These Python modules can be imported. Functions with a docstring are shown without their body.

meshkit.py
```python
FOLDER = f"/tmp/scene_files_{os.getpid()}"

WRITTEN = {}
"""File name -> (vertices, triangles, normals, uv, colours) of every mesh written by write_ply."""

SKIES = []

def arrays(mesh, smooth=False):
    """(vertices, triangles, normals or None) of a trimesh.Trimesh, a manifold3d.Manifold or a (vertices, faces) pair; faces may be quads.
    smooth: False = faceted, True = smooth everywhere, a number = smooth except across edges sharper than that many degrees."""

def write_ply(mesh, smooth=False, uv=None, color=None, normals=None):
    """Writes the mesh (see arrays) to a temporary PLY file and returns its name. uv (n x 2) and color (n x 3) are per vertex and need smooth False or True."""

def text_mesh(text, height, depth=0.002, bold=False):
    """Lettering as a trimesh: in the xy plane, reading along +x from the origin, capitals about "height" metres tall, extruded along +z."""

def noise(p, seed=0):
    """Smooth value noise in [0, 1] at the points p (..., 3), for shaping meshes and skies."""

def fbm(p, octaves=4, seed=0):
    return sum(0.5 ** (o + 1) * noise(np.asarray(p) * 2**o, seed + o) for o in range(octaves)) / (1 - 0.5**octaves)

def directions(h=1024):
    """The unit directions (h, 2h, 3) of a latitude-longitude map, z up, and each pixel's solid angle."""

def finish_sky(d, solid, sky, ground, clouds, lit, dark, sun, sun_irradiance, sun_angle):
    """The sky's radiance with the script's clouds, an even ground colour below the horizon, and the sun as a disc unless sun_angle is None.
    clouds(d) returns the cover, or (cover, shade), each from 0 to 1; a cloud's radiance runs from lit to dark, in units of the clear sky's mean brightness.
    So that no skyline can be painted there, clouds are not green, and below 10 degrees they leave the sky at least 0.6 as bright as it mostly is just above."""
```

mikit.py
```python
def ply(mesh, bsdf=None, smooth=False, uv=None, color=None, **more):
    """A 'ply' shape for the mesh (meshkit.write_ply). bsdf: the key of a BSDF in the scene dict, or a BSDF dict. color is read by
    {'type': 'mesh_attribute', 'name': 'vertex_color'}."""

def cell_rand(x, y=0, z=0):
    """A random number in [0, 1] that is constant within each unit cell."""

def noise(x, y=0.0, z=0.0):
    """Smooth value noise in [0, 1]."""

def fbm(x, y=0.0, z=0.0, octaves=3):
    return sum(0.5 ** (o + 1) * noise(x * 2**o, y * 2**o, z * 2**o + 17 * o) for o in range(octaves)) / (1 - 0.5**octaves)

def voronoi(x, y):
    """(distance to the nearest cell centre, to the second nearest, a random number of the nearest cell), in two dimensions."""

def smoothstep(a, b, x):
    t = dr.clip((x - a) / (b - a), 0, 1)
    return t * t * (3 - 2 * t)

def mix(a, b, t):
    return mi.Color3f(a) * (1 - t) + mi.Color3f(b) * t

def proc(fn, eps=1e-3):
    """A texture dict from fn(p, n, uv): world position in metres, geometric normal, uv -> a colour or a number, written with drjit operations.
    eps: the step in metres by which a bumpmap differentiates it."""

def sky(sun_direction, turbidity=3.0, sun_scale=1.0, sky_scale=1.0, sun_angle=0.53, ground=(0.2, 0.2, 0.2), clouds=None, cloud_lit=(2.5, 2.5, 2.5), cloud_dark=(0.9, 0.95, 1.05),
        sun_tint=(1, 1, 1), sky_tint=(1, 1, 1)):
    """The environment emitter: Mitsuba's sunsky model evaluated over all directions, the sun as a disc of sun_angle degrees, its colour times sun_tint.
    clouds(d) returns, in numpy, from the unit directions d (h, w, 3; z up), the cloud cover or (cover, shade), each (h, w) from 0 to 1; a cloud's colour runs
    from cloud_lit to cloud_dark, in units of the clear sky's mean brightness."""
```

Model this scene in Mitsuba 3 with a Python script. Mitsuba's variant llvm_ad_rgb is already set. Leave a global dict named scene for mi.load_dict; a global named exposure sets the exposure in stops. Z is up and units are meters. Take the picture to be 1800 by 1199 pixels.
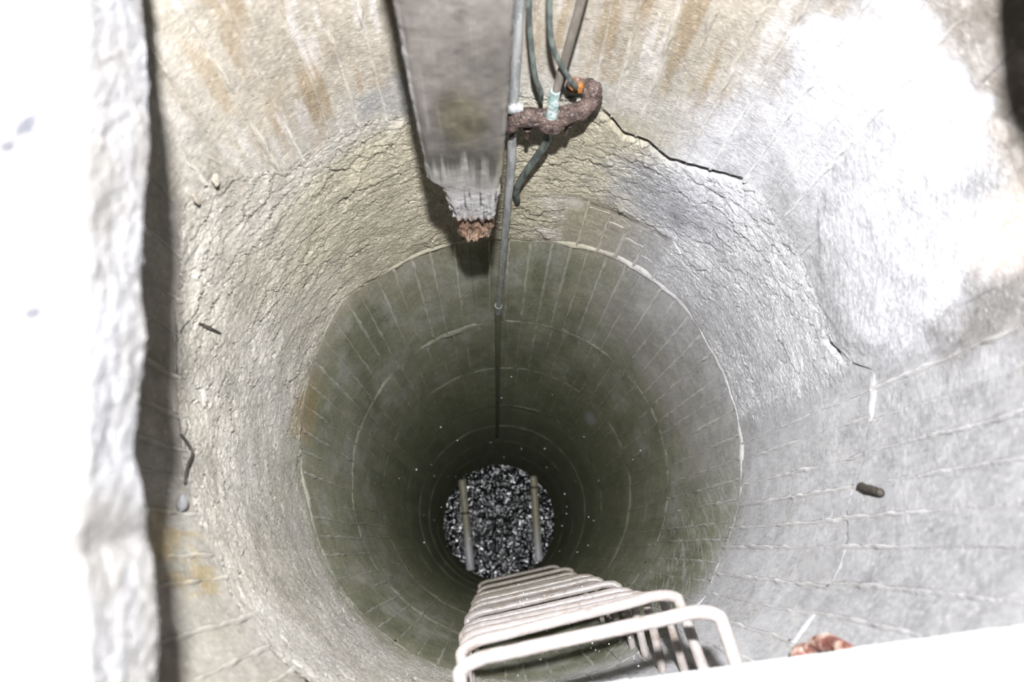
import math
import numpy as np, trimesh, manifold3d
import mitsuba as mi, drjit as dr
import mikit
from mikit import proc, noise, fbm, voronoi, smoothstep, mix
import meshkit
from scipy.spatial import cKDTree

rng = np.random.default_rng(7)
T = mi.ScalarTransform4f
scene, labels = {'type': 'scene'}, {}

# ---------------------------------------------------------------- camera, light, exposure
# shaft axis = z, water surface z = 0, inner radius 0.75 m
R = 0.75
CAM = np.array([-0.0825, -0.3464, 9.8812])
FWD, UP = np.array([0.0245, 0.2791, -0.9600]), np.array([-0.0071, 0.9603, 0.2790])
scene['camera'] = {'type': 'thinlens', 'fov': 2 * math.degrees(math.atan(900 / 1250)), 'fov_axis': 'x',
                   'aperture_radius': 0.0055, 'focus_distance': 2.4, 'near_clip': 0.02, 'far_clip': 60.0,
                   'to_world': T().look_at(origin=CAM.tolist(), target=(CAM + FWD).tolist(), up=UP.tolist())}
exposure = 0.98
DAY = 0.003                     # dim daylight that falls into the hatch
scene['daylight'] = {'type': 'constant', 'radiance': {'type': 'rgb', 'value': [DAY * 0.95, DAY, DAY * 1.04]}}
FLASH = CAM + UP * 0.33 - FWD * 0.25 + np.array([0.02, 0, 0])
FLASH_RADIANCE = 13500.0
AIM = FLASH + np.array([0.06, 0.20, -1.0])


# ---------------------------------------------------------------- helpers
def put(key, mesh, bsdf, smooth=40, kind=None, label=None, category=None, group=None, **more):
    base, n = key, 0
    while key in scene:
        n += 1
        key = f'{base}_{n:03d}'
    scene[key] = mikit.ply(mesh, bsdf, smooth=smooth, **more)
    tag(key, kind, label, category, group)
    return key


def tag(key, kind=None, label=None, category=None, group=None):
    d = {k: v for k, v in dict(kind=kind, label=label, category=category, group=group).items() if v}
    if d:
        labels[key] = d


def grid_faces(nr, nc, wrap=False):
    i, j = np.meshgrid(np.arange(nr - 1), np.arange(nc if wrap else nc - 1), indexing='ij')
    a, b = i * nc + j, i * nc + (j + 1) % nc
    c, d = (i + 1) * nc + (j + 1) % nc, (i + 1) * nc + j
    return np.stack([a, b, c, d], -1).reshape(-1, 4)


def tri(q):
    return np.vstack([q[:, [0, 1, 2]], q[:, [0, 2, 3]]])


def polar(th, z, r):
    return np.stack([r * np.cos(th), r * np.sin(th), z], -1)


def catmull(pts, n):
    p = np.asarray(pts, float)
    p = np.vstack([2 * p[0] - p[1], p, 2 * p[-1] - p[-2]])
    out = []
    for k in range(len(p) - 3):
        t = np.linspace(0, 1, n, endpoint=False)[:, None]
        a, b, c, d = p[k:k + 4]
        out.append(0.5 * ((2 * b) + (c - a) * t + (2 * a - 5 * b + 4 * c - d) * t * t + (3 * b - a - 3 * c + d) * t ** 3))
    return np.vstack(out + [p[-2:-1]])


def tube(path, radius, sides=14, rough=0.0, seed=0, scale=60.0):
    """Closed tube along a path; radius a number or one per point; rough = relief in metres."""
    p = np.asarray(path, float)
    t = np.gradient(p, axis=0)
    t /= np.linalg.norm(t, axis=1, keepdims=True)
    ref = np.array([0.31, 0.2, 0.93]) if abs(t[0][2]) < 0.8 else np.array([0.93, 0.3, 0.1])
    a = np.zeros_like(p)
    for k in range(len(p)):
        v = ref - t[k] * (ref @ t[k])
        ref = a[k] = v / np.linalg.norm(v)
    b = np.cross(t, a)
    ang = np.arange(sides) * 2 * np.pi / sides
    d = np.cos(ang)[None, :, None] * a[:, None] + np.sin(ang)[None, :, None] * b[:, None]
    r = np.broadcast_to(np.asarray(radius, float), (len(p),))[:, None, None]
    v = p[:, None] + d * r
    if rough:
        v = v + d * rough * (meshkit.fbm(v * scale, 3, seed)[..., None] - 0.5) * 2
    f = tri(grid_faces(len(p), sides, True))
    n = len(p) * sides
    v = np.vstack([v.reshape(-1, 3), p[:1], p[-1:]])
    k = np.arange(sides)
    f = np.vstack([f, np.stack([k * 0 + n, (k + 1) % sides, k], 1), np.stack([k * 0 + n + 1, n - sides + k, n - sides + (k + 1) % sides], 1)])
    return trimesh.Trimesh(v, f, process=False)


def lump(centre, size, seed, amp=0.25, sub=3, scale=2.2):
    m = trimesh.creation.icosphere(subdivisions=sub)
    v = m.vertices
    v = v * (1 + amp * 2 * (meshkit.fbm(v * scale + seed * 7.3, 3, seed) - 0.5))[:, None]
    return trimesh.Trimesh(v * np.asarray(size) + np.asarray(centre), m.faces, process=False)


# ---------------------------------------------------------------- materials
def rgb(*c):
    return {'type': 'rgb', 'value': list(c)}


def blob(th, z, th0, z0, rt, rz, edge=0.35, wob=0.0):
    """1 inside an ellipse on the wall (degrees, metres), 0 outside; wob shifts the outline."""
    d = dr.sqrt(dr.square((th - th0) / rt) + dr.square((z - z0) / rz)) + wob
    return 1 - smoothstep(1 - edge, 1 + edge, d)


def wall_colour(p, n, uv):
    th = dr.atan2(p.y, p.x) * (180 / math.pi)
    z = p.z
    big = fbm(p.x * 5, p.y * 5, z * 4, 3)
    mid = fbm(p.x * 22, p.y * 22, z * 16, 3)
    fine = fbm(p.x * 130, p.y * 130, z * 110, 2)
    streak = fbm(p.x * 26 + 9, p.y * 26, z * 1.7, 3)                 # runs down the wall
    # each board's print has a tone of its own
    tone = mikit.cell_rand(dr.floor((th + 180) / 5.625), dr.floor((z - 0.3) * 1.03), 3)
    c = mix((0.35, 0.33, 0.28), (0.42, 0.40, 0.355), smoothstep(0.3, 0.7, big))
    # lime washed grey on the right-hand sector
    right = smoothstep(66, 48, th) * smoothstep(-110, -62, th)
    rightz = right * smoothstep(6.5, 7.7, z + 0.5 * (big - 0.5))
    c = mix(c, mix(mix((0.52, 0.52, 0.535), (0.40, 0.40, 0.412), smoothstep(8.1, 8.40, z)), (0.27, 0.27, 0.28), smoothstep(8.40, 8.85, z)), rightz * 0.85)
    ua = th * (R * math.pi / 180)
    smear = smoothstep(0.56, 0.70, fbm((ua + 0.55 * z) * 90, (z - 0.5 * ua) * 9, 3.0, 3)) * smoothstep(-78, -62, th) * smoothstep(0, -14, th) * smoothstep(8.5, 8.2, z)
    smear_low = smear * smoothstep(6.2, 7.0, z)
    # brown and tan stains high up on the far side
    top = smoothstep(8.36, 8.55, z + 0.2 * (mid - 0.5)) * smoothstep(38, 60, th) * smoothstep(165, 130, th)
    c = mix(c, (0.315, 0.28, 0.225), top * 0.85)
    c = mix(c, (0.255, 0.20, 0.13), top * smoothstep(0.47, 0.62, streak) * smoothstep(0.35, 0.52, big) * 0.9)
    c = mix(c, (0.24, 0.245, 0.25), blob(th, z, 112, 8.42, 9, 0.07, 0.5, 1.0 * (mid - 0.5)) * 0.6)
    c = mix(c, (0.50, 0.475, 0.45), top * smoothstep(0.56, 0.70, fbm(p.x * 40, p.y * 40 + 5, z * 4, 3)) * 0.6)
    # rough band: olive tan at the back
    olive = smoothstep(8.36, 8.25, z) * smoothstep(7.3, 7.5, z) * smoothstep(56, 76, th) * smoothstep(178, 120, th)
    c = mix(c, (0.36, 0.325, 0.225), olive * 0.75)
    bluegrey = blob(th, z, 57, 8.03, 14, 0.17, 0.5, 0.9 * (mid - 0.5))
    c = mix(c, (0.26, 0.265, 0.285), bluegrey * 0.7)
    # algae below the band, thinner on the right
    alg = smoothstep(7.62, 7.30, z + 0.25 * (big - 0.5))
    alg = alg * (1 - 0.85 * blob(th, z, 28, 7.15, 34, 0.55, 0.4, 0.7 * (big - 0.5)))
    alg = alg * (1 - 0.35 * smoothstep(0.5, 0.75, streak))
    c = mix(c, (0.25, 0.252, 0.168), alg * 0.9)
    c = mix(c, (0.37, 0.37, 0.32), alg * smoothstep(0.50, 0.68, fbm(p.x * 12, p.y * 12, z * 3.5, 4)) * 0.7)
    c = mix(c, (0.12, 0.13, 0.075), alg * smoothstep(0.48, 0.72, fbm(p.x * 7 + 4, p.y * 7, z * 1.4 + 7, 4)) * 0.55)
    c = mix(c, (0.52, 0.51, 0.48), smear_low * 0.5)
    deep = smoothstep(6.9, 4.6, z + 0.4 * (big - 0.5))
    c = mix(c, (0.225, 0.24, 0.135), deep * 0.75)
    # white bloom of lime on the right
    wob = 0.75 * (fbm(p.x * 9, p.y * 9, z * 9, 4) - 0.5)
    white = dr.maximum(blob(th, z, 33, 8.68, 17, 0.30, 0.13, wob), blob(th, z, 14, 8.60, 13, 0.24, 0.13, wob))
    white = dr.maximum(white, 0.8 * blob(th, z, 48, 8.36, 9, 0.30, 0.5, wob))
    c = mix(c, (0.51, 0.51, 0.527), white * (0.86 + 0.14 * fine))
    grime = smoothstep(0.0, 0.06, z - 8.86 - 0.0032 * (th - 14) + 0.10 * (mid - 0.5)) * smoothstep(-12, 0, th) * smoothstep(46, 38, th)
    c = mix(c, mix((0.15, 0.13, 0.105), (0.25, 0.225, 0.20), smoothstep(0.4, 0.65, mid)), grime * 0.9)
    # grey grime and a flesh-coloured smear right of it
    c = mix(c, (0.58, 0.49, 0.42), blob(th, z, 10, 8.86, 4.5, 0.09, 0.5, 0.6 * (mid - 0.5)) * 0.8)
    c = mix(c, (0.19, 0.18, 0.165), blob(th, z, 2.5, 8.78, 4.5, 0.16, 0.6, 1.6 * (mid - 0.5)) * 0.75)
    # mineral run in the shape of a fan and a pale splash far down
    run = blob(th, z, 79.5, 7.79, 6.0, 0.045, 0.5) + blob(th, z, 80.5, 7.68, 2.6, 0.10, 0.5) + blob(th, z, 82.0, 7.54, 5.0, 0.05, 0.6)
    c = mix(c, (0.52, 0.49, 0.43), dr.minimum(run, 1) * smoothstep(0.25, 0.6, mid) * 0.75)
    c = mix(c, (0.45, 0.47, 0.43), blob(th, z, 41, 5.14, 3.2, 0.14, 0.7, 0.9 * (mid - 0.5)) * 0.8)
    # rust-yellow bloom at the lower left
    yel = blob(th, z, -151, 8.50, 9, 0.13, 0.5, 1.0 * (mid - 0.5)) * smoothstep(0.40, 0.58, fbm(th * 0.42, z * 5, 2.0, 3) * 0.7 + mid * 0.3)
    c = mix(c, (0.36, 0.28, 0.14), yel * 0.75)
    c = mix(c, (0.33, 0.24, 0.12), blob(th, z, 172, 7.40, 9, 0.16, 0.6, 1.2 * (mid - 0.5)) * 0.5)
    # pores, salts, board tone
    grain = fbm(p.x * 170, p.y * 170, z * 34, 3)
    k = 0.66 + 0.40 * mid + 0.30 * (fine - 0.5) + 0.36 * (grain - 0.5) + 0.13 * (tone - 0.5)
    c = c * k
    c = mix(c, (0.52, 0.50, 0.47), smoothstep(0.71, 0.80, fine) * 0.3 * (1 - deep))
    return dr.clip(c, 0.02, 0.95)


def wall_bump(p, n, uv):
    a = fbm(p.x * 70, p.y * 70, p.z * 60, 3)
    b = fbm(p.x * 300, p.y * 300, p.z * 260, 2)
    return a * 0.0022 + b * 0.0022


WET = 0.62        # everything down here is damp, so darker than when dry


def bumped(name, colour, rough, bump, scale=1.0, spec=0.3, metallic=0.0, eps=6e-4):
    col = rgb(*[x * WET for x in colour]) if isinstance(colour, (tuple, list)) else proc(lambda p, n, uv: mi.Color3f(colour(p, n, uv)) * WET)
    scene[name] = {'type': 'twosided', 'bsdf': {'type': 'bumpmap', 'scale': scale, 'arbitrary': proc(bump, eps),
                   'bsdf': {'type': 'principled', 'base_color': col, 'roughness': rough, 'specular': spec, 'metallic': metallic}}}


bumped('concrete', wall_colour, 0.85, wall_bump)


def seam_colour(p, n, uv):
    base = wall_colour(p, n, uv)
    return dr.clip(mix(base * 1.12, (0.50, 0.48, 0.43), 0.12), 0.02, 0.95)


def fin_colour(p, n, uv):
    return dr.clip(mix(wall_colour(p, n, uv) * 1.22, (0.62, 0.60, 0.55), 0.20 * smoothstep(6.2, 7.4, p.z) * smoothstep(8.75, 8.3, p.z) + 0.08), 0.02, 0.95)


bumped('fin_mortar', fin_colour, 0.85, wall_bump)
bumped('seam_mortar', seam_colour, 0.85, wall_bump)


def slab_colour(p, n, uv):
    a, b = fbm(p.x * 12, p.y * 12, p.z * 12, 3), fbm(p.x * 60, p.y * 60, p.z * 60, 3)
    c = mix((0.125, 0.12, 0.112), (0.165, 0.165, 0.169), smoothstep(0.3, 0.7, a)) * (0.86 + 0.22 * b)
    for x, y, r in ((-0.524, 0.034, 0.013), (-0.538, 0.012, 0.007), (-0.484, -0.15, 0.007)):
        d = dr.sqrt(dr.square(p.x - x) + dr.square(p.y - y)) / r + 1.2 * (b - 0.5)
        c = mix(c, (0.035, 0.037, 0.045), (1 - smoothstep(0.6, 1.2, d)) * 0.85)
    return dr.clip(c, 0.02, 0.95)


bumped('slab_concrete', slab_colour, 0.85, wall_bump, 1.2)
bumped('white_paint', (0.90, 0.90, 0.90), 0.5, lambda p, n, uv: fbm(p.x * 50, p.y * 50, p.z * 50, 2) * 0.001)


def wood_colour(p, n, uv):
    g = fbm(p.x * 120, p.y * 90, p.z * 3.0, 3)
    a = fbm(p.x * 14, p.y * 14, p.z * 7, 3)
    c = mix((0.085, 0.077, 0.067), (0.135, 0.122, 0.109), smoothstep(0.3, 0.7, a))
    c = mix(c, (0.036, 0.035, 0.030), smoothstep(8.72, 8.50, p.z + 0.35 * (a - 0.5)) * smoothstep(8.36, 8.47, p.z) * 0.65)
    c = mix(c, (0.075, 0.068, 0.03), blobz(p.x, p.z, -0.15, 8.66, 0.05, 0.10) * 0.55)
    c = mix(c, (0.25, 0.24, 0.225), smoothstep(8.52, 8.40, p.z + 0.30 * (g - 0.5) + 0.10 * (a - 0.5)) * 0.85)
    c = mix(c, (0.17, 0.16, 0.15), smoothstep(0.62, 0.78, g) * 0.5)
    c = mix(c, (0.22, 0.20, 0.135), smoothstep(-0.085, -0.068, p.x + 0.02 * (g - 0.5)) * smoothstep(8.60, 8.47, p.z) * 0.8)
    c = mix(c, (0.30, 0.29, 0.28), smoothstep(-0.232, -0.240, p.x + 0.006 * (a - 0.5)) * smoothstep(0.3, 0.55, a) * 0.8)
    return dr.clip(c * (0.72 + 0.22 * g + 0.9 * (fbm(p.x * 36, p.y * 36, p.z * 22, 4) - 0.38)), 0.01, 0.9)


def blobz(x, z, x0, z0, rx, rz):
    return 1 - smoothstep(0.5, 1.3, dr.sqrt(dr.square((x - x0) / rx) + dr.square((z - z0) / rz)))


def rot_colour(p, n, uv):
    g = fbm(p.x * 160, p.y * 100, p.z * 6.0, 3)
    a = fbm(p.x * 40, p.y * 40, p.z * 22, 3)
    red = smoothstep(8.235, 8.150, p.z + 0.13 * (a - 0.5) + 0.05 * (g - 0.5))
    red = dr.maximum(red, smoothstep(-0.193, -0.212, p.x + 0.012 * (a - 0.5)) * smoothstep(8.28, 8.33, p.z))
    c = mix((0.34, 0.33, 0.325), (0.20, 0.125, 0.085), red)
    c = mix(c, (0.33, 0.235, 0.17), red * smoothstep(0.55, 0.7, a))
    c = mix(c, (0.06, 0.05, 0.045), smoothstep(0.42, 0.32, g) * 0.85)
    c = mix(c, wood_colour(p, n, uv), smoothstep(8.345, 8.385, p.z + 0.05 * (g - 0.5)))
    return dr.clip(c * (0.7 + 0.55 * g), 0.02, 0.9)


def wood_bump(p, n, uv):
    return fbm(p.x * 260, p.y * 120, p.z * 9, 3) * 0.0018 + fbm(p.x * 60, p.y * 60, p.z * 60, 2) * 0.002


bumped('weathered_wood', wood_colour, 0.75, wood_bump)
bumped('rotten_wood', rot_colour, 0.85, wood_bump, 1.6)


def rust_colour(p, n, uv):
    a = fbm(p.x * 60, p.y * 60, p.z * 60, 3)
    b = fbm(p.x * 260, p.y * 260, p.z * 260, 2)
    c = mix((0.034, 0.021, 0.016), (0.085, 0.057, 0.046), smoothstep(0.35, 0.65, a))
    c = mix(c, (0.24, 0.20, 0.195), smoothstep(0.60, 0.74, b) * 0.6)
    d = dr.sqrt(dr.square(p.x - 0.115) + dr.square(p.z - 8.40)) / 0.022 + dr.maximum(0, 0.715 - p.y) * 80
    c = mix(c, (0.36, 0.14, 0.025), (1 - smoothstep(0.5, 1.2, d + 1.2 * (a - 0.5))) * 0.9)
    return c


bumped('rust', rust_colour, 0.8, lambda p, n, uv: fbm(p.x * 180, p.y * 180, p.z * 180, 3) * 0.006)


def red_rust_colour(p, n, uv):
    a = fbm(p.x * 55, p.y * 55, p.z * 55, 3)
    c = mix((0.17, 0.065, 0.05), (0.34, 0.23, 0.18), smoothstep(0.42, 0.60, a))
    return mix(c, (0.44, 0.42, 0.40), smoothstep(0.60, 0.70, a) * 0.8)


bumped('red_rust', red_rust_colour, 0.8, lambda p, n, uv: fbm(p.x * 120, p.y * 120, p.z * 120, 3) * 0.006)


def conduit_colour(p, n, uv):
    a = fbm(p.x * 90, p.y * 90, p.z * 14, 3)
    c = mix((0.20, 0.21, 0.205), (0.32, 0.325, 0.32), smoothstep(0.35, 0.65, a))
    c = mix(c, (0.17, 0.18, 0.14), smoothstep(8.1, 7.3, p.z) * 0.55)
    return mix(c, (0.42, 0.42, 0.41), smoothstep(0.64, 0.75, fbm(p.x * 200, p.y * 200, p.z * 90, 2)) * 0.6)


bumped('conduit_zinc', conduit_colour, 0.5, lambda p, n, uv: fbm(p.x * 150, p.y * 150, p.z * 60, 2) * 0.0015, spec=0.5)
bumped('wet_pipe', lambda p, n, uv: mix((0.09, 0.10, 0.06), (0.16, 0.17, 0.11), fbm(p.x * 60, p.y * 60, p.z * 9, 2)), 0.6, wall_bump, 0.3)


def cable_colour(p, n, uv):
    a = fbm(p.x * 80, p.y * 80, p.z * 30, 3)
    return mix((0.05, 0.06, 0.055), (0.115, 0.135, 0.12), smoothstep(0.35, 0.65, a))


bumped('green_grey_sheath', cable_colour, 0.5, lambda p, n, uv: fbm(p.x * 200, p.y * 200, p.z * 60, 2) * 0.001, spec=0.5)
bumped('brown_grey_sheath', lambda p, n, uv: mix((0.10, 0.088, 0.07), (0.19, 0.17, 0.145), fbm(p.x * 90, p.y * 90, p.z * 30, 3)), 0.6,
       lambda p, n, uv: fbm(p.x * 200, p.y * 200, p.z * 60, 2) * 0.001)
bumped('verdigris', lambda p, n, uv: mix((0.18, 0.26, 0.24), (0.40, 0.41, 0.40), smoothstep(0.4, 0.62, fbm(p.x * 120, p.y * 120, p.z * 120, 3))), 0.5,
       lambda p, n, uv: fbm(p.x * 200, p.y * 200, p.z * 200, 2) * 0.001)


def rung_colour(p, n, uv):
    a = fbm(p.x * 40, p.y * 40, p.z * 40, 3)
    b = fbm(p.x * 170, p.y * 170, p.z * 170, 2)
    c = mix((0.37, 0.335, 0.315), (0.33, 0.29, 0.265), smoothstep(0.4, 0.7, a))
    c = mix(c, (0.24, 0.19, 0.15), smoothstep(0.62, 0.74, a) * 0.6)
    c = mix(c, (0.34, 0.30, 0.23), smoothstep(7.6, 6.2, p.z) * 0.7)
    return c * (0.9 + 0.2 * b)


bumped('rung_paint', rung_colour, 0.38, lambda p, n, uv: fbm(p.x * 130, p.y * 130, p.z * 130, 3) * 0.0018, spec=0.5)
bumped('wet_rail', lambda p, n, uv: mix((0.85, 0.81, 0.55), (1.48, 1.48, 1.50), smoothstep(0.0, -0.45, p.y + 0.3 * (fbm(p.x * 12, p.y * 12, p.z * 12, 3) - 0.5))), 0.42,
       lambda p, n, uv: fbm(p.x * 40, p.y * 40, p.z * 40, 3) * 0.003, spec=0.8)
bumped('pale_stone', (0.22, 0.22, 0.22), 0.8, wall_bump)
bumped('pale_clay', lambda p, n, uv: mix((0.27, 0.23, 0.18), (0.34, 0.30, 0.26), fbm(p.x * 120, p.y * 120, p.z * 120, 2)), 0.8, wall_bump)
bumped('dark_wood', lambda p, n, uv: mix((0.03, 0.026, 0.02), (0.07, 0.06, 0.048), fbm(p.x * 120, p.y * 120, p.z * 120, 2)), 0.7, wood_bump, 0.6)
scene['dark_water'] = {'type': 'principled', 'base_color': rgb(0.010, 0.013, 0.0125), 'roughness': 0.17, 'specular': 0.65}
scene['drop_water'] = {'type': 'principled', 'base_color': rgb(0.4, 0.41, 0.42), 'roughness': 0.25, 'specular': 0.9}

# ---------------------------------------------------------------- the shaft wall
WTOP = 9.16
STAVES = 64
# height of the joints between the cast lifts around the shaft (degrees, metres)
J1 = np.array([(-180, 8.40), (-165, 8.36), (-150, 8.34), (-60, 8.33), (-44.1, 8.332), (-35.3, 8.337), (-26.2, 8.326), (-21.2, 8.288), (-18.1, 8.284), (-12, 8.33), (-6, 8.349),
               (-2.3, 8.361), (2.2, 8.384), (4.7, 8.307), (10.5, 8.235), (20, 8.25), (35, 8.30), (45.2, 8.318), (50.2, 8.276), (54.9, 8.253), (59.5, 8.225), (65, 8.251),
               (70.4, 8.247), (73.4, 8.292), (76.6, 8.324), (90, 8.335), (115.6, 8.342), (126.7, 8.394), (139, 8.395), (146, 8.50), (150.5, 8.588), (157.7, 8.605), (166, 8.50), (180, 8.40)])
J2 = np.array([(-180, 7.40), (-162, 7.35), (-141, 7.38), (-100, 7.45), (-60, 7.55), (-41, 7.58), (-28.6, 7.503), (0, 7.51), (28, 7.49), (41, 7.53), (63, 7.50), (90, 7.44),
               (113, 7.518), (129, 7.534), (142.7, 7.60), (155, 7.53), (168.7, 7.46), (180, 7.40)])


def wrapd(th):
    return (th + 180) % 360 - 180


def joint(k, th):
    d = wrapd(np.degrees(th))
    wig = 0.010 * (meshkit.fbm(np.stack([np.cos(th) * 14, np.sin(th) * 14, 0 * th + k], -1), 3, k) - 0.5)
    if k == 0:
        return np.full_like(th, WTOP)
    if k == 1:
        return np.interp(d, *J1.T) + wig
    if k == 2:
        return np.interp(d, *J2.T) + wig
    return {3: 6.46, 4: 5.49, 5: 4.26, 6: 3.25, 7: 2.25, 8: 1.2}[k] + 0 * th + wig


rings_th = np.linspace(-np.pi, np.pi, 361)
back_z = np.concatenate([np.linspace(-0.4, 4.2, 40), np.linspace(4.3, WTOP, 60)])
tt, zz = np.meshgrid(rings_th[:-1], back_z)
bv = polar(tt, zz, R + 0.016 + 0 * tt - np.where(zz < 4.20, 0.014 - 0.008 * (meshkit.fbm(polar(tt, zz, R) * 6, 3, 2) - 0.5), 0))
bv2 = polar(tt[[0, -1]], zz[[0, -1]], R + 0.12 + 0 * tt[[0, -1]])
nb = tt.shape[1]
allv = np.vstack([bv.reshape(-1, 3), bv2[1], bv2[0]])
nrow = len(back_z) + 2
jj = np.arange(nb)
close = np.stack([(nrow - 1) * nb + jj, (nrow - 1) * nb + (jj + 1) % nb, (jj + 1) % nb, jj], 1)
shaft = trimesh.Trimesh(allv, tri(np.vstack([grid_faces(nrow, nb, True), close]))[:, ::-1], process=False)
put('wall_shaft', shaft, 'concrete', smooth=40, kind='structure')
tag('wall_shaft', 'structure', 'round concrete shaft wall with board marks, going down to dark water')

# board prints: one panel per form board and lift
edges0 = np.radians(np.arange(STAVES) * 5.625 - 180)
SEAMS = {0: edges0 + np.radians(rng.uniform(-0.9, 0.9, STAVES)), 1: edges0 + np.radians(rng.uniform(-0.9, 0.9, STAVES)), 2: edges0 + np.radians(rng.uniform(-0.8, 0.8, STAVES) + 2),
         3: edges0 + np.radians(rng.uniform(-0.8, 0.8, STAVES) + 1), 4: edges0 + np.radians(rng.uniform(-0.8, 0.8, STAVES))}


def lower_right(d):
    return (d > -72) & (d < 3)


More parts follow.
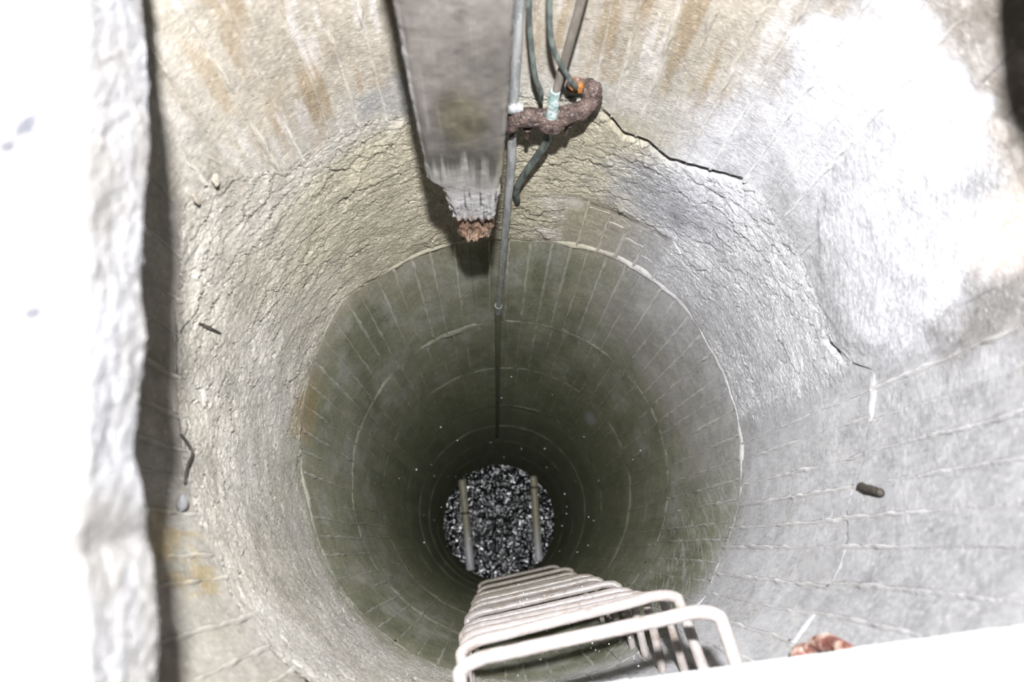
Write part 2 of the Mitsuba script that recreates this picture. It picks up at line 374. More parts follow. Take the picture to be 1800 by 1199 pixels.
def panel(k, t0, t1, off, top=None, seed=0):
    nt, nz = 9, {0: 36, 1: 36, 2: 34, 3: 22, 4: 16}[k]
    gap = 0.0003 / R
    th = np.linspace(t0 + gap, t1 - gap, nt)
    open_ = np.interp(wrapd(np.degrees(th)), [-23, -21, -18, -16, 1, 4, 11, 14, 40, 46, 75, 80], [0, 1, 1, 0, 0, 1, 1, 0, 0, 1, 1, 0]) if k < 2 else 0
    zb, zt = joint(k + 1, th) + (0.0006 + 0.008 * open_ if k == 0 else 0.003), joint(k, th) - (0.0006 + 0.003 * open_ if k == 1 else 0.003)
    if top is not None:
        zt = np.minimum(zt, top + 0.012 * (meshkit.noise(np.stack([th * 40, th * 0, th * 0 + seed], -1), 3) - 0.5))
    s = np.linspace(0, 1, nz)[:, None]
    Z = zb + (zt - zb) * s
    TH = np.broadcast_to(th, Z.shape)
    p = polar(TH, Z, R)
    r = R + off - 0.006 * (meshkit.fbm(p * np.array([16, 16, 9]), 3, seed % 5) - 0.5) - 0.0035 * (meshkit.fbm(p * 60, 3, 4) - 0.5)
    if k == 0:      # plaster skin lip above the crack stands proud
        d = wrapd(np.degrees(TH))
        lip = np.clip(1 - np.abs(d - 60) / 20, 0, 1) * np.exp(-((Z - zb) / 0.05))
        r = r - 0.012 * lip
        rub = np.clip(1 - np.abs(d - 148) / 16, 0, 1) * np.exp(-((Z - zb) / 0.14) ** 2) + np.clip(1 - np.abs(d - 3) / 9, 0, 1) * np.exp(-((Z - 8.78) / 0.12) ** 2)
        r = r - 0.03 * rub * (meshkit.fbm(p * 45, 4, 8) - 0.42)
    v = polar(TH, Z, r)
    ring = np.concatenate([np.arange(nt), np.arange(1, nz) * nt + nt - 1, (nz - 1) * nt + np.arange(nt - 2, -1, -1), np.arange(nz - 2, 0, -1) * nt])
    flat = v.reshape(-1, 3)
    rim = flat[ring].copy()
    rr = np.hypot(rim[:, 0], rim[:, 1])
    rim[:, :2] *= ((R + 0.03) / rr)[:, None]
    n = len(flat)
    k2 = np.arange(len(ring))
    sk = np.stack([ring, n + k2, n + (k2 + 1) % len(ring), ring[(k2 + 1) % len(ring)]], 1)
    f = np.vstack([tri(grid_faces(nz, nt))[:, ::-1], tri(sk)])
    return trimesh.Trimesh(np.vstack([flat, rim]), f, process=False)


def ridge(k, t, seed, top=None):
    """A fin of grout squeezed out between two form boards."""
    n = {0: 70, 1: 70, 2: 60, 3: 40, 4: 30}[k]
    t = np.array([t])
    zb, zt = joint(k + 1, t)[0], joint(k, t)[0]
    if top is not None:
        zt = min(zt, top)
    z = np.linspace(zb, zt, n)
    nz = meshkit.fbm(np.stack([z * 18, z * 0 + seed * 3.7, z * 0], -1), 3, 5)
    live = np.clip((meshkit.fbm(np.stack([z * 3.2, z * 0 + seed * 1.9, z * 0 + 4], -1), 3, 6) - (0.44 if k == 0 else 0.38)) * 8, 0, 1)
    h = 0.0024 + (0.0028 + 0.012 * np.clip(nz - 0.3, 0, 1)) * live
    w = (0.0024 + 0.0075 * nz * live) / R
    tw = t + 0.0012 * (meshkit.noise(np.stack([z * 30, z * 0 + seed, z * 0], -1), 7) - 0.5) / R * 3
    cols = [polar(tw - w, z, R + 0.012 + 0 * z), polar(tw - w * 0.8, z, R - h * 0.45), polar(tw, z, R - h), polar(tw + w * 0.8, z, R - h * 0.45), polar(tw + w, z, R + 0.012 + 0 * z)]
    v = np.stack(cols, 1).reshape(-1, 3)
    return trimesh.Trimesh(v, tri(grid_faces(n, 5))[:, ::-1], process=False)


count = 0
for k in (0, 1, 2, 3, 4):
    s = SEAMS[k]
    for i in range(STAVES):
        t0, t1 = s[i], s[(i + 1) % STAVES] + (2 * np.pi if i == STAVES - 1 else 0)
        d = wrapd(math.degrees((t0 + t1) / 2))
        top = None
        if k == 1:
            if 52 < d < 78:
                top = 7.86 - 0.010 * (78 - d)
            elif not lower_right(d):
                continue
        off = rng.uniform(-0.0018, 0.0018) + (0.004 if top else 0)
        put('wall_shaft__panel', panel(k, t0, t1, off, top, i), 'concrete', smooth=38)
        if rng.random() < (1.1 if k < 2 else 0.93) and not (k == 0 and 4 < wrapd(math.degrees(t0)) < 34):
            put('wall_shaft__seam_fin', ridge(k, t0, i + 70 * k, top), 'fin_mortar', smooth=60)

# rough flaking band between the first two joints
NT, NZ = 1900, 340
th = np.linspace(-np.pi, np.pi, NT + 1)[:-1]
zt, zb = joint(1, th) + 0.010, joint(2, th) - 0.006
s = np.linspace(0, 1, NZ)[:, None]
Z = zb + (zt - zb) * s
TH = np.broadcast_to(th, Z.shape)
P = polar(TH, Z, R)
d = wrapd(np.degrees(TH))


def flakes(P, TH, Z, du, dz, seed, slope):
    """Overlapping scales: each cell thickens towards its lower edge and breaks off there."""
    g = np.random.default_rng(seed)
    U = TH * R
    U = U + 0.022 * (meshkit.fbm(P * 28, 3, seed) - 0.5) * 2
    V = Z + 0.026 * (meshkit.fbm(P * 32 + 5, 3, seed + 1) - 0.5) * 2
    nu, nv = int(2 * np.pi * R / du), int(1.6 / dz)
    cu, cv = np.meshgrid((np.arange(-2, nu + 2) + 0.5) * du - np.pi * R, 7.0 + np.arange(nv) * dz)
    pts = np.stack([cu.ravel() + g.uniform(-.5, .5, cu.size) * du, cv.ravel() + g.uniform(-.5, .5, cu.size) * dz], 1)
    tree = cKDTree(pts / [du, dz])
    q = np.stack([U.ravel() / du, V.ravel() / dz], 1)
    dist, idx = tree.query(q, k=2)
    h = g.uniform(-1, 1, len(pts))[idx[:, 0]]
    along = (pts[idx[:, 0], 1] - V.ravel()) / dz
    across = (U.ravel() - pts[idx[:, 0], 0]) / du
    tilt = g.uniform(-0.6, 0.6, len(pts))[idx[:, 0]]
    edge = np.exp(-((dist[:, 1] - dist[:, 0]) / 0.07) ** 2) * np.clip(0.4 - along, 0, 1) * (g.uniform(0, 1, len(pts))[idx[:, 0]] > 0.45)
    return (h + slope * along + tilt * across).reshape(TH.shape), edge.reshape(TH.shape)


f1, e1 = flakes(P, TH, Z, 0.070, 0.040, 3, 1.5)
f2, e2 = flakes(P, TH, Z, 0.030, 0.019, 9, 1.3)
patch = np.clip((meshkit.fbm(P * 5 + 3, 3, 11) - 0.40) * 6, 0, 1)             # where the flaking is strongest
strong = np.clip(patch * 0.55 + 0.45, 0, 1)
disp = strong * (0.0034 * f1 - 0.0110 * e1) + (0.5 + 0.5 * patch) * (0.0015 * f2 - 0.0050 * e2)
disp += 0.018 * (meshkit.fbm(P * 6, 3, 12) - 0.5) + 0.004 * (meshkit.fbm(P * 70, 3, 13) - 0.5) + 0.0035 * (meshkit.fbm(P * 180, 2, 14) - 0.5)
disp += 0.004
lr = np.clip(1 - np.minimum(np.abs(d + 34.5) - 34, 6) / 6, 0, 1) * (np.abs(d + 34.5) < 40)     # board prints show through here
low = np.clip((7.85 - Z) / 0.05, 0, 1) * np.clip(1 - (np.abs(d - 65) - 12) / 4, 0, 1)
hide = np.maximum(lr, np.clip(low, 0, 1))
disp = disp * (1 - 0.75 * hide) - 0.009 * hide
calm = np.clip(1 - np.abs(d - 20) / 45, 0, 1) ** 0.5
disp = disp * (1 - 0.35 * calm)
# crack under the first joint
crack = np.interp(d, [-22.5, -21, -19, -17.6, -7, -5.5, -2, 2, 3.5, 5, 8, 11, 12, 44, 46, 52, 60, 66, 72, 75, 76.5], [0, .6, .7, 0, 0, .5, .6, 0, .5, .9, 1, .9, 0, 0, .6, 1, 1, 1, .9, .5, 0], left=0, right=0)
gap = (joint(1, th) - Z)
wid = 0.016 + 0.010 * meshkit.noise(np.stack([TH * 60, TH * 0, TH * 0], -1), 5)
disp = disp - 0.045 * crack * np.exp(-(np.clip(gap - 0.002, 0, 1) / wid) ** 4) * (gap > -0.03)
# the band's foot is ragged
foot = np.clip((Z - zb) / 0.03, 0, 1)
v = polar(TH, Z, R - disp * foot + 0.004 * (1 - foot))
band = trimesh.Trimesh(v.reshape(-1, 3), tri(grid_faces(NZ, NT, True))[:, ::-1], process=False)
put('wall_shaft__flaking_render', band, 'concrete', smooth=True, label='band of rough flaking mortar around the shaft')

# white plaster skin on the right, over the boards of the first lift
tp, zp = np.linspace(np.radians(3), np.radians(36), 190), np.linspace(8.26, 8.99, 210)
TP, ZP = np.meshgrid(tp, zp)
PP = polar(TP, ZP, R)
dd = np.degrees(TP)
q = np.sqrt(((dd - 19) / 15.5) ** 2 + ((ZP - 8.58 - 0.006 * (dd - 19)) / 0.33) ** 2) + 0.35 * (meshkit.fbm(PP * 9, 4, 21) - 0.5)
thick = 0.009 * np.clip((1.0 - q) * 7, -1.5, 1)
brush = meshkit.fbm(np.stack([(TP * R + ZP) * 26, (TP * R - ZP) * 110, 0 * TP], -1), 3, 22)
rp = R - thick - (0.0026 * (brush - 0.5) + 0.006 * (meshkit.fbm(PP * 14, 3, 23) - 0.5)) * (thick > 0)
put('wall_shaft__plaster_patch', trimesh.Trimesh(polar(TP, ZP, rp).reshape(-1, 3), tri(grid_faces(210, 190))[:, ::-1], process=False), 'concrete', smooth=True,
    label='white brushed plaster patch')

# bulging grout rings at the joints further down
for k in (1, 2, 3, 4, 5, 6, 7, 8):
    n = 480
    th = np.linspace(-np.pi, np.pi, n + 1)[:-1]
    zc = joint(k, th)
    pn = polar(th, zc, R)
    on = np.clip((meshkit.fbm(pn * 3.4, 4, 47 + k) - 0.43) * 6, 0, 1)
    if k == 1:
        on = on * (np.abs(wrapd(np.degrees(th)) + 24) < 26) * (1 - np.interp(wrapd(np.degrees(th)), [-24, -22, -17, -15], [0, 1, 1, 0]))
    h = -0.005 + (0.005 + 0.004 + 0.024 * np.clip(meshkit.fbm(pn * 11, 4, 30 + k) - 0.36, 0, 1)) * on
    w = (0.014 if k < 3 else 0.03) * (0.35 + 1.5 * meshkit.fbm(pn * 12, 3, 40 + k) * on)
    rows = [(-1.3, 0.012), (-0.8, -0.2), (-0.3, -0.8), (0, -1), (0.4, -0.7), (0.9, -0.2), (1.3, 0.012)]
    v = np.stack([polar(th, zc + a * w, R + (b if b > 0 else b * h) + 0.002 * (meshkit.noise(pn * 90 + a, k) - 0.5)) for a, b in rows])
    put('wall_shaft__joint_ring', trimesh.Trimesh(v.reshape(-1, 3), tri(grid_faces(len(rows), n, True))[:, ::-1], process=False), 'seam_mortar' if k > 1 else 'concrete', smooth=True)

# floor under the water
fl = trimesh.creation.cylinder(radius=R + 0.12, height=0.1, sections=64)
fl.apply_translation([0, 0, -0.45])
put('floor', fl, 'wet_pipe', smooth=30, kind='structure')

# ---------------------------------------------------------------- cover slab around the hatch
EDGE = np.array([(-0.90, -0.312), (-0.60, -0.365), (-0.465, -0.385), (-0.416, -0.390), (-0.345, -0.405), (-0.297, -0.420), (-0.258, -0.438), (-0.20, -0.440), (-0.14, -0.440), (-0.077, -0.455),
                 (-0.011, -0.463), (0.073, -0.466), (0.131, -0.475), (0.208, -0.491), (0.288, -0.505), (0.60, -0.555), (0.90, -0.60)])
ny = 330
ys = np.linspace(-0.85, 0.80, ny)
xe = np.interp(ys, *EDGE.T)
xt = -0.465 - 0.165 * ys - 0.004
prof = [(-1.3, 9.284, 0)] + [(-a, 9.284, 1) for a in np.linspace(0.20, 0.012, 26)] + [(-0.006, 9.281, 1), (-0.002, 9.275, 1)]
side = [(b, 9.27 - 0.10 * b, 2) for b in np.linspace(0.02, 0.98, 30)]
under = [(-0.004, 9.163, 3)] + [(-a, 9.161, 3) for a in np.linspace(0.012, 0.2, 12)] + [(-0.9, 9.161, 3)]
cols = []
for a, z, mode in prof + side + under:
    if mode == 0:
        x = np.full(ny, a)
    elif mode == 1:
        x = xt + a
    elif mode == 2:
        x = xt + (xe - xt) * a
    else:
        x = xe + a
    cols.append(np.stack([x, ys, np.full(ny, z)], 1))
V = np.stack(cols, 1)
modes = np.array([m for _, _, m in prof + side + under])
nrm = np.array([[0, 0, 1.0], [0.2, 0, 1], [0.9, 0, 0.35], [0.2, 0, -1]])[modes]
amount = np.where(modes == 0, 0, np.where(modes == 1, 0.006, np.where(modes == 2, 0.011, 0.012)))
rel = (meshkit.fbm(V * 22, 3, 50) - 0.5) + 0.75 * (meshkit.fbm(V * 80, 3, 51) - 0.5) + 0.45 * (meshkit.fbm(V * 200, 2, 52) - 0.5)
V = V + nrm[None] * (amount[None, :] * rel)[..., None]
path = np.array([(-0.405, -0.300), (-0.408, -0.332), (-0.419, -0.363), (-0.417, -0.396), (-0.401, -0.445), (-0.39, -0.52)])
pp = catmull(path, 12)
dist = cKDTree(pp).query(V[..., :2].reshape(-1, 2))[0].reshape(V.shape[:2])
V = V - nrm[None] * ((0.011 * np.exp(-(dist / 0.007) ** 2))[..., None] * (modes < 3)[None, :, None])
slab = trimesh.Trimesh(V.reshape(-1, 3), tri(grid_faces(ny, len(cols)))[:, ::-1], process=False)
put('concrete_slab', slab, 'slab_concrete', smooth=True, label='rough pale concrete slab edge filling the left side of the photo, out of focus', category='concrete slab')

EDGE2 = np.array([(-0.85, 0.66), (-0.3, 0.58), (0.05, 0.520), (0.134, 0.507), (0.173, 0.494), (0.233, 0.493), (0.31, 0.497), (0.42, 0.505), (0.80, 0.54)])
x2 = np.interp(ys, *EDGE2.T) + 0.010 * (meshkit.fbm(np.stack([ys * 20, ys * 0, ys * 0], -1), 3, 60) - 0.5)
cols = [np.stack([x, ys, np.full(ny, z)], 1) for x, z in ((x2 * 0 + 1.3, 9.40), (x2 + 0.01, 9.40), (x2, 9.39), (x2, 9.285), (x2 + 0.006, 9.28), (x2 * 0 + 1.3, 9.28))]
put('concrete_slab__slab_edge', trimesh.Trimesh(np.stack(cols, 1).reshape(-1, 3), tri(grid_faces(ny, 6)), process=False), 'slab_concrete', smooth=40)

# white board along the near edge of the hatch
a, b = np.array([-0.40, -0.513]), np.array([0.85, -0.3615])
u = (b - a) / np.linalg.norm(b - a)
w = np.array([u[1], -u[0]])
nb = 120
tb = np.linspace(0, np.linalg.norm(b - a), nb)
prof = [(0.0, 9.196), (0.0, 9.28), (0.002, 9.286), (0.006, 9.29), (0.14, 9.29), (0.146, 9.286), (0.148, 9.28), (0.148, 9.196), (0.142, 9.190), (0.006, 9.190), (0.002, 9.192)]
v = np.array([[[*(a + u * t + w * o), z] for o, z in prof] for t in tb])
v += (0.004 * (meshkit.fbm(v * 9, 3, 61) - 0.5) + 0.0015 * (meshkit.fbm(v * 60, 2, 62) - 0.5))[..., None] * np.array([-w[0], -w[1], 0.3])
f = tri(grid_faces(nb, len(prof), True))
n0, k = nb * len(prof), np.arange(len(prof))
L = len(prof)
v = np.vstack([v.reshape(-1, 3), v[0].mean(0), v[-1].mean(0)])
f = np.vstack([f, np.stack([k * 0 + n0, (k + 1) % L, k], 1), np.stack([k * 0 + n0 + 1, n0 - L + k, n0 - L + (k + 1) % L], 1)])
put('white_board', trimesh.Trimesh(v, f, process=False), 'white_paint', smooth=40, label='overexposed white board along the near edge of the hatch, lower right corner', category='board')

# ---------------------------------------------------------------- water, with ripples
nr, na = 150, 420
rr = (R - 0.004) * np.linspace(0.004, 1, nr)
ta = np.linspace(0, 2 * np.pi, na + 1)[:-1]
RR, TA = np.meshgrid(rr, ta, indexing='ij')
X, Y = RR * np.cos(TA), RR * np.sin(TA)
q = np.stack([X, Y, 0 * X], -1)
hz = 0.017 * (meshkit.fbm(q * 13, 2, 70) - 0.5) + 0.011 * (meshkit.fbm(q * 30, 2, 71) - 0.5)
for _ in range(9):
    c = rng.uniform(-0.6, 0.6, 2)
    dd = np.hypot(X - c[0], Y - c[1])
    hz += 0.0015 * np.sin(dd * 130) * np.exp(-dd / 0.16)
put('water', trimesh.Trimesh(np.stack([X, Y, hz], -1).reshape(-1, 3), tri(grid_faces(nr, na, True))[:, ::-1], process=False), 'dark_water', smooth=True,
    label='dark rippled water sparkling at the bottom of the shaft', category='water', kind='stuff')

# two rails across the shaft over the water
for p0, p1, lab in (((-0.505, 0.53, 0.16), (-0.372, -0.63, 0.16), 'left wet metal rail crossing the shaft just above the water'),
                    ((0.452, 0.58, 0.16), (0.516, -0.52, 0.16), 'right wet metal rail crossing the shaft just above the water')):
    pts = np.linspace(p0, p1, 40)
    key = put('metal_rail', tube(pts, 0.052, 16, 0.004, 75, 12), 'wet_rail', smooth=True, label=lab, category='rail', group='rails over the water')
    mid = np.array(p0) * 0.62 + np.array(p1) * 0.38 if 'left' in lab else np.array(p0) * 0.86 + np.array(p1) * 0.14
    dirn = (np.array(p1) - np.array(p0)) / np.linalg.norm(np.array(p1) - np.array(p0))
    put(key + '__collar', tube([mid - dirn * 0.012, mid, mid + dirn * 0.012], 0.060, 16), 'rust', smooth=40, label='rusty collar')

# falling drops caught by the flash
drops = []
ico = trimesh.creation.icosphere(subdivisions=1)
for i in range(150):
    if i < 95:
        z, ang, rad = rng.uniform(0.4, 6.6), rng.uniform(0, 2 * np.pi), R * 0.9 * math.sqrt(rng.random())
        c, s = np.array([rad * math.cos(ang), rad * math.sin(ang), z]), rng.uniform(0.004, 0.009) * (0.4 + 0.6 * (9.9 - z) / 9.9)
    else:
        z = rng.uniform(7.3, 8.3)
        c, s = np.array([rng.uniform(-0.10, 0.30), rng.uniform(-0.66, -0.45), z]), rng.uniform(0.001, 0.0026)
    drops.append(trimesh.Trimesh(ico.vertices * [s, s, s * 1.2] + c, ico.faces, process=False))
put('water_drops', trimesh.util.concatenate(drops), 'drop_water', smooth=True, label='tiny bright water drops falling through the dark shaft', category='water drops', kind='stuff')

# ---------------------------------------------------------------- step irons
Z_RUNG = [8.58, 8.262, 8.03, 7.88, 7.66, 7.45, 7.28, 7.05, 6.80, 6.52, 6.24, 5.95, 5.6, 5.25]
DROP_LEFT = [0, 0, 0.09, 0.12, 0.06, 0.03, 0.03] + [0.02] * 7      # how far the left end hangs lower
ORD = ['topmost', 'second', 'third', 'fourth', 'fifth', 'sixth', 'seventh', 'eighth', 'ninth', 'tenth', 'eleventh', 'twelfth', 'thirteenth', 'lowest']
for k, z in enumerate(Z_RUNG):
    L, Rr = np.array([-0.150, -0.540]), np.array([0.318, -0.450])
    if k == 0:
        L, Rr = np.array([-0.140, -0.533]), np.array([0.305, -0.446])
    elif k == 1:
        L, Rr = np.array([-0.152, -0.545]), np.array([0.312, -0.437])
    elif k > 1:
        j = rng.uniform(-0.010, 0.010, 2)
        L, Rr = np.array([-0.165 + j[0], -0.565 + j[1]]), np.array([0.325 + j[0], -0.458 + j[1]])
    u = (Rr - L) / np.linalg.norm(Rr - L)
    o = np.array([u[1], -u[0]])                       # towards the wall

    def hit(p, dirn):
        bq, cq = p @ dirn, p @ p - (R + 0.010) ** 2
        return p + dirn * (-bq + math.sqrt(bq * bq - cq))

    ol, orr = o - 0.06 * u, o + (0.10 if k < 3 else 0.0) * u
    ol, orr = ol / np.linalg.norm(ol), orr / np.linalg.norm(orr)
    wl, wr = hit(L, ol), hit(Rr, orr)
    dl, dr_ = (-0.03 if k == 2 else -0.015), (-0.05 if k == 2 else -0.02)
    c = 0.042
    pts = [[*wl, z + dl], [*(L + ol * c), z], [*(L + ol * c * 0.28 + u * c * 0.28 * 0.4), z], [*(L + u * c), z]]
    for t in np.linspace(0.2, 0.8, 5):
        pts.append([*(L + (Rr - L) * t), z + 0.002 * math.sin(9 * t + k)])
    pts += [[*(Rr - u * c), z], [*(Rr + orr * c * 0.28 - u * c * 0.28 * 0.4), z], [*(Rr + orr * c), z], [*wr, z + dr_]]
    span = np.linalg.norm(Rr - L)
    for q in pts:
        q[2] -= DROP_LEFT[k] * min(1, max(0, 1 - ((np.array(q[:2]) - L) @ u) / span))
    rad = 0.0118
    put('step_iron', tube(catmull(pts, 7), rad, 14, 0.0009, 80 + k, 70), 'rung_paint', smooth=True,
        label=f'white painted step iron in the near wall, {ORD[k]} of the ladder counted from the top', category='step iron', group='step irons down the near wall')

# ---------------------------------------------------------------- wooden post with a rotten end
def post_mesh(z0, z1, nz, rot):
    zs = np.linspace(z0, z1, nz)
    lx = np.interp(zs, [8.034, 8.05, 8.062, 8.117, 8.204, 8.298, 8.37, 8.397, 8.41, 8.72, 9.4], [-0.150, -0.172, -0.187, -0.188, -0.194, -0.203, -0.211, -0.229, -0.242, -0.2445, -0.247])
    rx = np.interp(zs, [8.034, 8.062, 8.082, 8.206, 8.302, 8.346, 8.388, 8.466, 8.72, 9.4], [-0.140, -0.120, -0.092, -0.084, -0.080, -0.071, -0.075, -0.066, -0.0585, -0.052])
    jag = 0.010 if rot else 0.0035
    lx = lx + jag * (meshkit.fbm(np.stack([zs * 50, zs * 0, zs * 0], -1), 3, 90) - 0.5)
    rx = rx + jag * (meshkit.fbm(np.stack([zs * 50, zs * 0 + 9, zs * 0], -1), 3, 91) - 0.5)
    nc = 44
    t = np.linspace(0, 1, nc)
    Xf = lx[:, None] + (rx - lx)[:, None] * t
    Zf = np.broadcast_to(zs[:, None], Xf.shape).copy()
    ch = 0.014 * np.clip(1 - (Xf - lx[:, None]) / 0.014, 0, 1) + 0.006 * np.clip(1 - (rx[:, None] - Xf) / 0.006, 0, 1)
    grain = meshkit.fbm(np.stack([Xf * 150, 0 * Xf, Zf * 6], -1), 3, 92) - 0.5
    Yf = 0.46 + ch - 0.0016 * grain
    if rot:
        eat = np.clip((8.36 - Zf) / 0.20, 0, 1)
        Yf = Yf + 0.010 * eat - 0.026 * eat * grain - 0.016 * eat * (meshkit.fbm(np.stack([Xf * 60, 0 * Xf, Zf * 30], -1), 3, 93) - 0.5) + 0.012 * np.clip((8.2 - Zf) / 0.06, 0, 1)
        end = np.clip((8.12 - Zf) / 0.085, 0, 1)
        Zf = Zf + end * 0.030 * (meshkit.fbm(np.stack([Xf * 90, 0 * Xf, 0 * Xf], -1), 2, 94) - 0.5) * 2
    back = 0.525 - (0.02 * np.clip((8.4 - zs) / 0.2, 0, 1) if rot else 0)
    Yb = np.broadcast_to(np.asarray(back).reshape(-1, 1), Xf.shape)
    loop = np.concatenate([np.stack([Xf, Yf, Zf], -1), np.stack([Xf, Yb, Zf], -1)[:, ::-1]], 1)
    n, m = loop.shape[:2]
    f = tri(grid_faces(n, m, True))
    strips = np.array([[r * m + j, r * m + j + 1, r * m + m - 2 - j, r * m + m - 1 - j] for r in (0, n - 1) for j in range(nc - 1)])
    return trimesh.Trimesh(loop.reshape(-1, 3), np.vstack([f, tri(strips)]), process=False)


put('wooden_post__shaft', post_mesh(8.385, 9.36, 150, False), 'weathered_wood', smooth=50)
put('wooden_post__rotten_end', post_mesh(8.034, 8.390, 110, True), 'rotten_wood', smooth=50, label='splintered rotten end, whitish above and reddish brown at the tip')
tag('wooden_post', None, 'weathered grey wooden post hanging down the far wall with a rotten tapered end', 'post')

# ---------------------------------------------------------------- conduit, bracket, cables
pipe = catmull([(-0.037, 0.697, 9.30), (-0.040, 0.699, 8.714), (-0.041, 0.699, 8.30), (-0.040, 0.699, 8.047), (-0.052, 0.698, 7.5), (-0.060, 0.697, 7.126), (-0.066, 0.697, 6.80)], 10)
put('conduit_pipe__pipe', tube(pipe, 0.0128, 14, 0.0005, 95, 60), 'conduit_zinc', smooth=True)
low = catmull([(-0.067, 0.700, 6.82), (-0.066, 0.702, 6.3), (-0.060, 0.704, 5.2), (-0.055, 0.705, 4.2), (-0.050, 0.706, 3.0)], 10)
put('conduit_pipe__lower_pipe', tube(low, 0.0150, 12, 0.001, 96, 40), 'wet_pipe', smooth=True, label='dark wet lower length')
put('conduit_pipe__coupling', tube([(-0.066, 0.698, 6.86), (-0.066, 0.698, 6.80), (-0.066, 0.699, 6.765)], 0.0175, 14), 'conduit_zinc', smooth=40)
put('conduit_pipe__clamp', tube([(-0.075, 0.682, 8.375), (-0.045, 0.680, 8.377), (-0.018, 0.684, 8.380)], 0.013, 10, 0.003, 97, 60), 'conduit_zinc', smooth=True)
tag('conduit_pipe', None, 'thin grey conduit pipe running down the far wall beside the wooden post', 'pipe')

bar = catmull([(-0.085, 0.690, 8.30), (-0.050, 0.680, 8.315), (-0.022, 0.672, 8.350), (0.012, 0.670, 8.360), (0.057, 0.668, 8.358), (0.100, 0.670, 8.372), (0.132, 0.684, 8.376), (0.150, 0.702, 8.388), (0.148, 0.716, 8.405), (0.142, 0.745, 8.395)], 12)
sizes = 0.0235 + 0.004 * (meshkit.fbm(bar * 30, 2, 98) - 0.5) * 2
put('cable_bracket__bar', tube(bar, sizes, 20, 0.006, 99, 45), 'rust', smooth=True)
for x, y, z, ln in ((-0.003, 0.672, 8.345, 0.085), (0.098, 0.672, 8.370, 0.092), (-0.042, 0.682, 8.305, 0.062)):
    put('cable_bracket__bolt', tube([(x, y, z), (x, y + 0.002, z - ln * 0.55), (x, y + 0.003, z - ln)], [0.0075, 0.0068, 0.006], 10, 0.0015, 100, 90), 'rust', smooth=True)
    put('cable_bracket__nut', trimesh.creation.cylinder(radius=0.012, height=0.010, sections=6, transform=trimesh.transformations.translation_matrix([x, y, z - ln * 0.42])), 'rust', smooth=False)
put('cable_bracket__saddle', lump((0.056, 0.656, 8.345), (0.030, 0.020, 0.026), 3, 0.25), 'rust', smooth=True)
put('cable_bracket__wall_plate', lump((0.118, 0.733, 8.398), (0.032, 0.016, 0.022), 5, 0.3), 'rust', smooth=True, label='orange rust patch at the wall')
tag('cable_bracket', None, 'heavily rusted iron bracket holding the pipe and cables on the far wall', 'bracket')

cA = catmull([(-0.018, 0.69, 9.30), (-0.020, 0.69, 8.90), (-0.019, 0.69, 8.725), (-0.012, 0.69, 8.628), (0.005, 0.688, 8.497), (0.022, 0.690, 8.435), (0.027, 0.702, 8.385)], 10)
put('cable', tube(cA, 0.0062, 10), 'green_grey_sheath', smooth=True, label='thin dark green cable curving down beside the conduit to the rusty bracket', category='cable')
cB = catmull([(0.030, 0.675, 9.30), (0.016, 0.678, 8.90), (0.021, 0.678, 8.726), (0.037, 0.668, 8.613), (0.080, 0.664, 8.520), (0.101, 0.682, 8.46), (0.106, 0.708, 8.435)], 10)
put('cable', tube(cB, 0.0062, 10), 'green_grey_sheath', smooth=True, label='thin dark cable crossing over the thick hose towards the right end of the bracket', category='cable')
cC = catmull([(0.108, 0.690, 9.30), (0.092, 0.688, 8.90), (0.083, 0.687, 8.733), (0.072, 0.686, 8.599), (0.063, 0.684, 8.502), (0.055, 0.676, 8.43), (0.053, 0.672, 8.39)], 10)
put('hose__upper_length', tube(cC, 0.0098, 12), 'brown_grey_sheath', smooth=True, label='brownish grey upper length')
cD = catmull([(0.054, 0.672, 8.335), (0.053, 0.684, 8.297), (0.049, 0.690, 8.203), (0.019, 0.694, 8.097), (-0.006, 0.704, 7.992), (-0.019, 0.716, 7.895), (-0.013, 0.724, 7.82)], 12)
put('hose__lower_length', tube(cD, 0.0105, 12), 'green_grey_sheath', smooth=True, label='dark teal lower length')
put('hose__fitting', tube([(0.055, 0.676, 8.455), (0.055, 0.674, 8.43), (0.054, 0.672, 8.425), (0.054, 0.671, 8.408), (0.054, 0.669, 8.402), (0.053, 0.664, 8.375)], [0.012, 0.012, 0.016, 0.016, 0.0135, 0.0165], 12), 'verdigris',
    smooth=40, label='pale teal corroded fitting')
tag('hose', None, 'thick hose with a pale teal fitting passing through the rusty bracket', 'hose')

# ---------------------------------------------------------------- odds and ends on the wall
def onwall(deg, z, r):
    return np.array([r * math.cos(math.radians(deg)), r * math.sin(math.radians(deg)), z])


chip = catmull([onwall(-17.2, 8.343, .741), onwall(-17.8, 8.372, .736), onwall(-18.4, 8.408, .736), onwall(-19.0, 8.44, .741)], 8)
put('wood_chip', tube(chip, [0.004] + [0.0085] * (len(chip) - 2) + [0.003], 8, 0.003, 110, 90), 'dark_wood', smooth=True, label='small dark wood chip stuck on the grey right wall', category='wood chip')
tw = catmull([onwall(170.2, 8.38, .739), onwall(169.8, 8.33, .735), onwall(169.3, 8.265, .739)], 8)
put('twig', tube(tw, 0.0022, 6), 'dark_wood', smooth=True, label='thin dark twig on the left wall beside the slab', category='twig')
tw2 = catmull([onwall(-170.5, 8.40, .738), onwall(-168.0, 8.37, .730), onwall(-165.0, 8.40, .732), onwall(-162.5, 8.41, .738)], 8)
put('twig', tube(tw2, 0.003, 6, 0.001, 3, 80), 'dark_wood', smooth=True, label='dark twig in the shadow of the slab, above the pale pebble', category='twig')
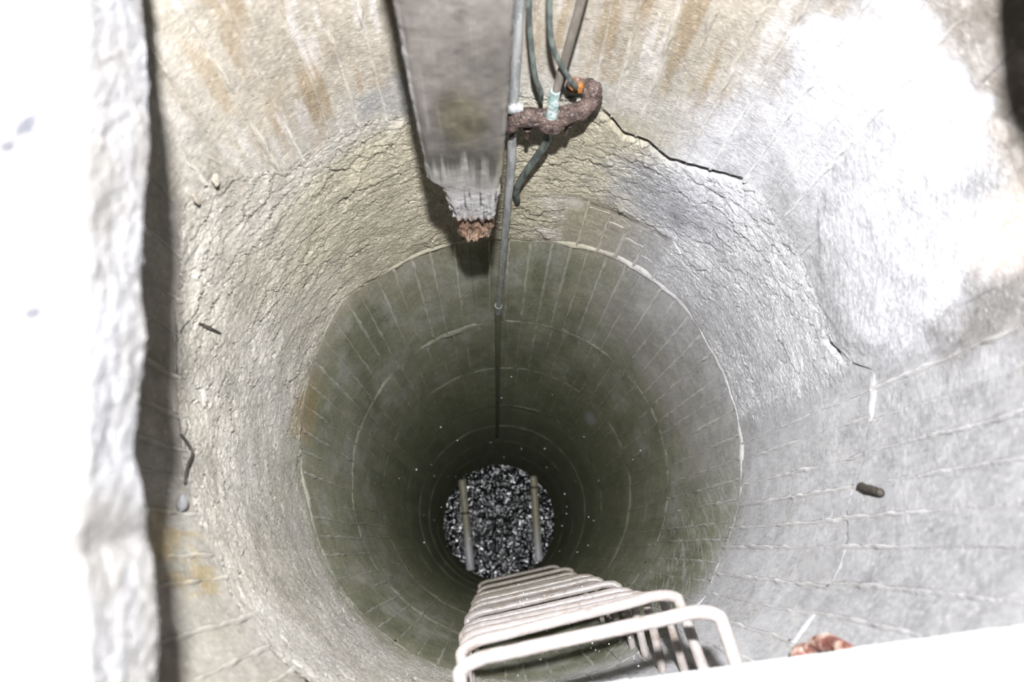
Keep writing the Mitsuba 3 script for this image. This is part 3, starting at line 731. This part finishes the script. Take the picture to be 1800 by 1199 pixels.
put('pebble', lump(onwall(-159.2, 8.443, .738), (0.010, 0.017, 0.013), 4, 0.2), 'pale_stone', smooth=True, label='pale grey pebble stuck on the left wall beside the slab', category='pebble')
put('clay_flake', lump(onwall(150.6, 8.588, .738), (0.006, 0.012, 0.010), 6, 0.5), 'pale_clay', smooth=True, label='pale pinkish clay lump on the ledge at upper left, the higher of two', category='clay lump')
put('clay_flake', lump(onwall(155.0, 8.600, .740), (0.004, 0.008, 0.017), 8, 0.3), 'pale_clay', smooth=True, label='pale yellowish clay flake on the ledge at upper left, the lower of two', category='clay lump')
hk = catmull([onwall(-49.5, 8.42, .748), onwall(-47.6, 8.455, .730), onwall(-45.4, 8.500, .724), onwall(-44.6, 8.56, .724), onwall(-45.2, 8.62, .730), onwall(-46, 8.64, .750)], 10)
put('rusty_iron_scrap', tube(hk, 0.013, 16, 0.010, 120, 40), 'red_rust', smooth=True, label='flaking red rusted iron stub on the wall just above the white board', category='iron scrap')

# ---------------------------------------------------------------- the photographer's flash, above the lens
zf = (AIM - FLASH) / np.linalg.norm(AIM - FLASH)
xf = np.cross(UP, zf)
xf /= np.linalg.norm(xf)
yf = np.cross(zf, xf)
quad = np.array([FLASH + xf * a * 0.032 + yf * b * 0.022 for a, b in ((-1, -1), (1, -1), (1, 1), (-1, 1))])
m = trimesh.Trimesh(quad, [[0, 1, 2], [0, 2, 3]], process=False)
if m.face_normals[0] @ zf < 0:
    m.invert()
scene['camera_flash__lens'] = {**mikit.ply(m, {'type': 'diffuse', 'reflectance': rgb(0.5, 0.5, 0.5)}), 'emitter': {'type': 'area', 'radiance': rgb(FLASH_RADIANCE, FLASH_RADIANCE, FLASH_RADIANCE * 1.03)}}
house = trimesh.creation.box([0.074, 0.054, 0.05])
Mh = np.eye(4)
Mh[:3, 0], Mh[:3, 1], Mh[:3, 2], Mh[:3, 3] = xf, yf, zf, FLASH - zf * 0.027
house.apply_transform(Mh)
put('camera_flash__housing', house, 'dark_wood', smooth=False)
tag('camera_flash', None, 'flash unit held above the hatch, outside the picture', 'flash')
